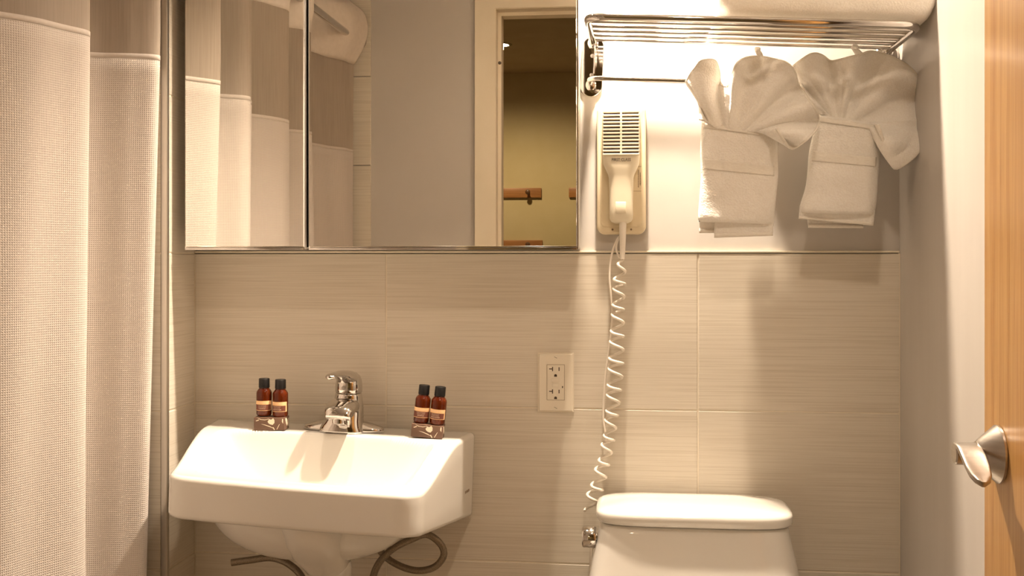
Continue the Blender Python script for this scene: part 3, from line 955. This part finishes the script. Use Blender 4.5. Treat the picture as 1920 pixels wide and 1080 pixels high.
for z, yc, hx_, hy2 in ((.0, -.40, .105, .20), (.04, -.40, .105, .20), (.15, -.42, .115, .20), (.28, -.46, .160, .225), (.37, -.475, .182, .245), (.395, -.475, .185, .248)):
    bw.append(sell(0, yc, z, hx_, hy2, 2.3, 64))
loft('bowl', bw, M_CERAM, toi)
st_ = [sell(0, -.482, z, h, h2, 2.3, 64) for z, h, h2 in ((.397, .185, .240), (.402, .190, .245), (.418, .190, .245), (.428, .182, .236), (.432, .15, .2))]
loft('seat_lid', st_, M_CERAM, toi)
kn = W(1105, 1007, -.150) - Vector((.096, 0, 0))
fl = lathe('flush_knob', [(.0175, -.0125), (.0192, -.010), (.0192, .010), (.0182, .0125), (.010, .0127)], M_CHROME, toi, 36, 'X', kn)
lathe('flush_stem', [(.008, .012), (.008, .030)], M_CHROME, toi, 18, 'X', kn)
tube('supply_tube', [W(1110, 1025, -.02)-Vector((.096, 0, 0)), W(1107, 1085, -.02)-Vector((.096, 0, 0)), W(1104, 1400, -.02)-Vector((.096, 0, 0))], .0035, M_CORD, toi, 10)

# ------------------------------------------------------------------ towel rack
RT = math.radians(2.9)
lp_ = Vector((-.0937, PT, 1.572))
rack = tag(empty('towel_rack', lp_, (0, RT, 0)), 'chrome hotel towel rack with barred shelf and lower rail on the grey wall', 'towel rack')
RWD = .560
zs = .045                                               # shelf level above the plate centre
yr = -.258
r_ = .0068
tube('shelf_frame', bend([(0, -.004, zs), (0, yr, zs), (RWD, yr, zs), (RWD, -.004, zs)], .034, 8), r_, M_CHROME, rack, 16)
for k in range(5):
    yy = -.218 + .0425*k
    tube('shelf_bar', [(.004, yy, zs), (RWD-.004, yy, zs)], .0036, M_CHROME, rack, 10)
tube('lower_rail', bend([(0, -.004, -.037), (0, -.098, -.037), (RWD, -.098, -.037), (RWD, -.004, -.037)], .030, 8), .0048, M_CHROME, rack, 14)
for xx in (0, RWD):
    vs = []
    for k in range(48):
        a = 2*PI*k/48; cxx, szz = .0215*math.cos(a), .0215*math.sin(a)
        vs.append((xx+cxx, szz + (.0375 if szz >= 0 else -.0375)))
    rings = [[Vector((x, y, z)) for x, z in vs] for y in (-.0005, -.0040)]
    rings.append([Vector((xx+(x-xx)*.95, -.0050, z*.985)) for x, z in vs])
    pl = loft('wall_plate', rings, M_CHROME, rack, sharp=40)
    for zz in (.021, -.017): lathe('screw', [(.0042, -.0048), (.0038, -.0062), (.0015, -.0066)], M_NICKEL, pl, 16, 'Y', (xx, 0, zz))
    for zz in (zs, -.037): lathe('collar', [(.0105, -.0045), (.0105, -.012), (.0075, -.014)], M_CHROME, pl, 20, 'Y', (xx, 0, zz))
    sg = 1 if xx == 0 else -1
    box('side_bracket', xx+sg*.0060 - .001, xx+sg*.0060 + .001, -.050, -.0042, -.020, .034, M_CHROME, pl, .0006)


# ------------------------------------------------------------------ towels
def rough(v, amp, sc, seed=0.0):
    return noise.noise(Vector((v.x*sc+seed, v.y*sc, v.z*sc)))*amp


# folded bath towel lying on the shelf, folded edge to the front
bt = tag(empty('bath_towel', lp_, (0, RT, 0)), 'thick white folded bath towel lying on the rack shelf', 'towel', 'white hotel towels')
x0, x1 = .222, .585
rings = []
nx = 60
y_f, y_b, hh = -.268, -.045, .088
zb = zs + r_ + .0005
for i in range(nx):
    f = i/(nx-1); x = x0+(x1-x0)*f
    e = min(f, 1-f)*(x1-x0); er_ = .022
    s_ = math.sqrt(max(0.0, 1-(1-min(e/er_, 1))**2)) if e < er_ else 1.0
    s_ = .35+.65*s_
    ring = []
    for k in range(40):
        a = 2*PI*k/40; cc, ss = math.cos(a), math.sin(a)
        yy = (y_f+y_b)/2 + (y_b-y_f)/2*math.copysign(abs(cc)**.45, cc)*(1-.05*(1-s_))
        zz = zb + hh/2 + hh/2*s_*math.copysign(abs(ss)**.55, ss)
        v = Vector((x, yy, zz))
        dz = rough(v, .004, 14) + rough(v, .0015, 60, 3)
        if ss < -.2: dz = max(dz*.4, 0)
        v.z += dz; v.y += rough(v, .003, 18, 9)
        ring.append(v)
    rings.append(ring)
body = loft('towel_body', rings, M_TERRY, bt)
rg = []
for x in (.402, .404, .422, .424):
    ring = []
    for k in range(40):
        a = 2*PI*k/40; cc, ss = math.cos(a), math.sin(a)
        o_ = .0022 if .403 < x < .423 else -.002
        ring.append(Vector((x, (y_f+y_b)/2 + ((y_b-y_f)/2+o_)*math.copysign(abs(cc)**.45, cc), zb+hh/2+(hh/2-.0005)*math.copysign(abs(ss)**.55, ss))))
    rg.append(ring)


def pocket(name, left, right, yfr, thick, label, flaps, band_f, seed):
    """hand towel folded into a pocket: left/right edges given as pixels from top to bottom on the plane y = yfr"""
    t = tag(empty(name, W(*left[0], yfr)), label, 'towel', 'white hotel towels')
    O = t.location.copy()
    n = 46; nxs = 40
    A = catmull([(*p, 0) for p in left], n); B = catmull([(*p, 0) for p in right], n)
    verts, faces = [], []
    def surf(f, g, front):
        ia = min(int(f*(n-1)), n-2); fa = f*(n-1)-ia
        p = A[ia].lerp(A[ia+1], fa).lerp(B[ia].lerp(B[ia+1], fa), g)
        e = min(g, 1-g)
        rd = math.sqrt(max(0, 1-(1-min(e/.17, 1))**2))
        ed = min(f, 1-f); rd2 = math.sqrt(max(0, 1-(1-min(ed/.035, 1))**2))
        y = yfr - (thick if front else -.058)*rd*rd2*(.75+.25*math.sin(PI*g))
        q = W(p.x, p.y, y)
        v = Vector((g*3, f*4, seed))
        y2 = 0
        if front:
            y2 = -.0030*noise.noise(v*1.1)*rd*rd2 - .0016*noise.noise(v*3.1+Vector((5, 1, 2)))*rd - .0007*noise.noise(v*9)*rd - .0008*math.sin((f*2.2+g*.35+.12*noise.noise(v))*2*PI*1.5)*rd*rd2*(.3+.7*f)
        q.y += y2
        return q - O
    for front in (True, False):
        b = len(verts)
        for i in range(n):
            for j in range(nxs+1): verts.append(surf(i/(n-1), j/nxs, front))
        for i in range(n-1):
            for j in range(nxs):
                k = b+i*(nxs+1)+j
                faces.append((k, k+1, k+nxs+2, k+nxs+1) if not front else (k, k+nxs+1, k+nxs+2, k+1))
    o = mesh('pocket', verts, faces, M_TERRY, t)
    bm = bmesh.new(); bm.from_mesh(o.data); bmesh.ops.remove_doubles(bm, verts=bm.verts[:], dist=1e-5)
    bmesh.ops.recalc_face_normals(bm, faces=bm.faces[:]); bm.to_mesh(o.data); bm.free()
    # flat woven border and the turned hem across the pocket's mouth
    def strip(nm, f0, f1, lift, m, g0=.015, g1=.985, rows=5):
        vv, ff = [], []
        for i in range(rows):
            for j in range(nxs+1):
                v = surf(f0+(f1-f0)*i/(rows-1), g0+(g1-g0)*j/nxs, True); v.y -= lift; vv.append(v)
        for i in range(rows-1):
            for j in range(nxs):
                k = i*(nxs+1)+j; ff.append((k, k+nxs+1, k+nxs+2, k+1))
        s = mesh(nm, vv, ff, m, t)
        md = s.modifiers.new('thickness', 'SOLIDIFY'); md.thickness = .0012; md.offset = 0
        return s
    strip('mouth_hem', .028, .075, .0016, M_TERRYBAND)
    strip('woven_border', band_f-.05, band_f+.05, .0010, M_TERRYBAND, .05, .95, rows=9)
    # layers peeping out below
    for (l0, r0, l1, r1, yo) in flaps:
        vv, ff = [], []
        for i in range(9):
            f = i/8
            for j in range(25):
                g = j/24
                p = Vector((*l0, 0)).lerp(Vector((*r0, 0)), g).lerp(Vector((*l1, 0)).lerp(Vector((*r1, 0)), g), f)
                q = W(p.x, p.y, yfr + yo + .0015*math.sin(g*7+seed)) - O
                vv.append(q)
        for i in range(8):
            for j in range(24):
                k = i*25+j; ff.append((k, k+25, k+26, k+1))
        s = mesh('bottom_layer', vv, ff, M_TERRY, t)
        md = s.modifiers.new('thickness', 'SOLIDIFY'); md.thickness = .005; md.offset = 0
        # hem line
        vv, ff = [], []
        for i in range(2):
            for j in range(25):
                g = j/24; f = .78+.22*i
                p = Vector((*l0, 0)).lerp(Vector((*r0, 0)), g).lerp(Vector((*l1, 0)).lerp(Vector((*r1, 0)), g), f)
                vv.append(W(p.x, p.y, yfr + yo + .0015*math.sin(g*7+seed) - .003) - O)
        for j in range(24): ff.append((j, j+25, j+26, j+1))
        h = mesh('bottom_hem', vv, ff, M_TERRYBAND, s)
        md = h.modifiers.new('thickness', 'SOLIDIFY'); md.thickness = .0012; md.offset = 0
    return t, surf, O


def hanger(t, O, pl, pr, zbar, ybar):
    """the towel's back layer rising behind the fan and over the lower rail"""
    vv, ff = [], []
    prof = [(W(pl[0], pl[1]+40, ybar).z, ybar+.010), (zbar-.02, ybar+.0085), (zbar-.004, ybar+.0080), (zbar+.0045, ybar+.0055), (zbar+.0078, ybar), (zbar+.0045, ybar-.0055), (zbar-.004, ybar-.0080), (zbar-.03, ybar-.0085), (W(pl[0], pl[1]+10, ybar).z, ybar-.006)]
    xa, xb = W(pl[0], pl[1], ybar).x, W(pr[0], pr[1], ybar).x
    for z, y in prof:
        for j in range(13): vv.append(Vector((xa+(xb-xa)*j/12, y, z - (j/12)*(xb-xa)*math.tan(RT))) - O)
    for i in range(len(prof)-1):
        for j in range(12):
            k = i*13+j; ff.append((k, k+13, k+14, k+1))
    s = mesh('back_layer', vv, ff, M_TERRY, t)
    md = s.modifiers.new('thickness', 'SOLIDIFY'); md.thickness = .004; md.offset = -1


YT = -.096
tA, sA, oA = pocket('hand_towel', [(1316,224),(1313,280),(1314,330),(1311,375),(1309,400),(1309,416)], [(1458,245),(1458,290),(1459,330),(1455,375),(1452,405),(1451,423)], YT-.012, .022,
                    'white hand towel folded into a pocket, left one on the lower rail',
                    [((1311,400),(1440,410),(1311,437),(1440,437), .006), ((1340,405),(1451,412),(1339,446),(1449,442), -.006)], .43, 1.7)
tB, sB, oB = pocket('hand_towel', [(1531,213),(1527,240),(1517,284),(1513,330),(1509,355),(1500,385),(1499,400)], [(1653,232),(1653,255),(1648,320),(1645,370),(1641,395),(1640,404)], YT-.010, .022,
                    'white hand towel folded into a pocket, right one by the grey side wall',
                    [((1512,390),(1625,395),(1516,427),(1618,428), .008), ((1500,385),(1640,395),(1498,410),(1637,423), -.004)], .42, 6.3)


def fan(label, outline_px, pinch_px, y0, npl, amp, seed, droop, mates, bulge=.02, curl=.022):
    """washcloth gathered at the pocket's mouth and spread into a pleated fan"""
    c0 = W(*pinch_px[0], y0)
    t = tag(empty('washcloth', c0), label, 'towel', 'fan-folded washcloths')
    O = t.location.copy()
    NU, NV = 260, 44
    Q = catmull([(*p, 0) for p in outline_px], NU); P = resample([Vector((*p, 0)) for p in pinch_px], NU)
    verts, faces = [], []
    for j in range(NV):
        v = j/(NV-1)
        for i in range(NU):
            u = i/(NU-1)
            p = P[i].lerp(Q[i], v)
            wob = .55*noise.noise(Vector((u*5, v*1.2, seed)))
            ph = 2*PI*(npl*u + .35*math.sin(u*5+seed)) + wob*1.5
            s = math.sin(ph)
            fold = .62*math.copysign(abs(s)**.8, s) + .38*(1 - 2*abs(math.sin(ph/2+.4))**.9)
            y = y0 - bulge*math.sin(min(v*1.25, 1)*PI*.5)*(.6+.4*math.sin(PI*u)) - amp*(v**.6)*(.62+.38*v)*fold*(1-.35*abs(noise.noise(Vector((u*4, 2, seed)))))
            y -= .006*noise.noise(Vector((u*9, v*4, seed+4)))*v
            if u > droop: y -= .035*sm(droop, 1, u)*sm(.05, .6, v)
            y -= curl*math.exp(-((u-droop-.10)/.055)**2)*math.sin(PI*min(v*1.25, 1))
            # sideways drift of the folds, like gathered cloth
            dx = 16*(1-v)*v*math.cos(ph)
            y = min(y, -.038)
            verts.append(W(p.x + dx, p.y, y) - O)
    for j in range(NV-1):
        for i in range(NU-1):
            k = j*NU+i; faces.append((k, k+1, k+NU+1, k+NU))
    o = mesh('fan', verts, faces, M_TERRY, t)
    md = o.modifiers.new('thickness', 'SOLIDIFY'); md.thickness = .0042; md.offset = 0
    # overlocked edge
    edge = [verts[(NV-1)*NU+i] for i in range(0, NU, 2)]
    tube('stitched_edge', edge, .0026, M_TERRYBAND, t, 8)
    # loose tip at the top
    for tip in mates:
        pts = [W(x, y, y0+.012-.004*k) - O for k, (x, y) in enumerate(tip)]
        q = catmull(pts, 10)
        tube('corner_tip', q, [.0065 - .0028*k/9 for k in range(10)], M_TERRY, t, 10)
    return t


fan('white washcloth fanned above the left hand towel, curled left tip',
    [(1313,224),(1312,195),(1302,172),(1290,160),(1289,148),(1304,126),(1316,113),(1338,112),(1347,130),(1350,154),(1358,162),(1369,156),(1374,136),(1384,117),(1402,108),(1427,107),(1449,111),(1474,118),(1489,134),(1497,160),(1515,187),(1532,212),(1534,230),(1527,247),(1507,265),(1484,278),(1470,263),(1455,240)],
    [(1322,228),(1345,240),(1390,246),(1440,247)], YT-.034, 6.0, .044, 2.1, .72, [[(1426,112),(1424,102),(1419,92),(1424,93)]])
fan('white washcloth fanned above the right hand towel, close to the grey side wall',
    [(1540,214),(1520,188),(1502,160),(1488,136),(1487,126),(1504,112),(1524,101),(1541,104),(1557,115),(1573,113),(1592,108),(1613,103),(1635,97),(1671,107),(1702,124),(1724,149),(1740,187),(1742,222),(1734,262),(1715,293),(1679,316),(1668,294),(1659,271),(1651,246),(1646,232)],
    [(1546,216),(1570,222),(1600,228),(1638,234)], YT-.012, 5.5, .040, 5.6, .70, [[(1613,104),(1607,97),(1600,87),(1608,89)]])
zbar = lp_.z - .037
hanger(tA, oA, (1345, 200), (1440, 200), zbar - .245*math.tan(RT), lp_.y-.098)
hanger(tB, oB, (1550, 200), (1635, 200), zbar - .455*math.tan(RT), lp_.y-.098)

# ------------------------------------------------------------------ coat rails in the hall (seen in the mirror)
def coat_rail(x0, x1, z, pegs, label):
    t = tag(empty('coat_rail', ((x0+x1)/2, HY0, z)), label, 'coat rack', 'coat rails on the hall wall')
    xm = (x0+x1)/2
    box('rail', x0-xm, x1-xm, .0005, .022, -.033, .033, M_RAIL, t, .003)
    for px in pegs:
        lathe('peg', [(.009, .021), (.009, .060), (.014, .068), (.017, .078), (.013, .086), (.004, .089)], M_DARKWOOD, t, 18, 'Y', (px-xm, 0, .002))
    return t


coat_rail(-1.45, -.668, 1.631, (-1.34, -1.145, -.95, -.755), 'brown wooden coat rail with dark pegs, upper one left on the hall wall')
coat_rail(-.48, .30, 1.631, (-.39, -.195, 0., .195), 'brown wooden coat rail with dark pegs, right one on the hall wall')
coat_rail(-1.45, -.660, 1.275, (-1.34, -1.145, -.95, -.755), 'brown wooden coat rail with dark pegs, lower one on the hall wall')
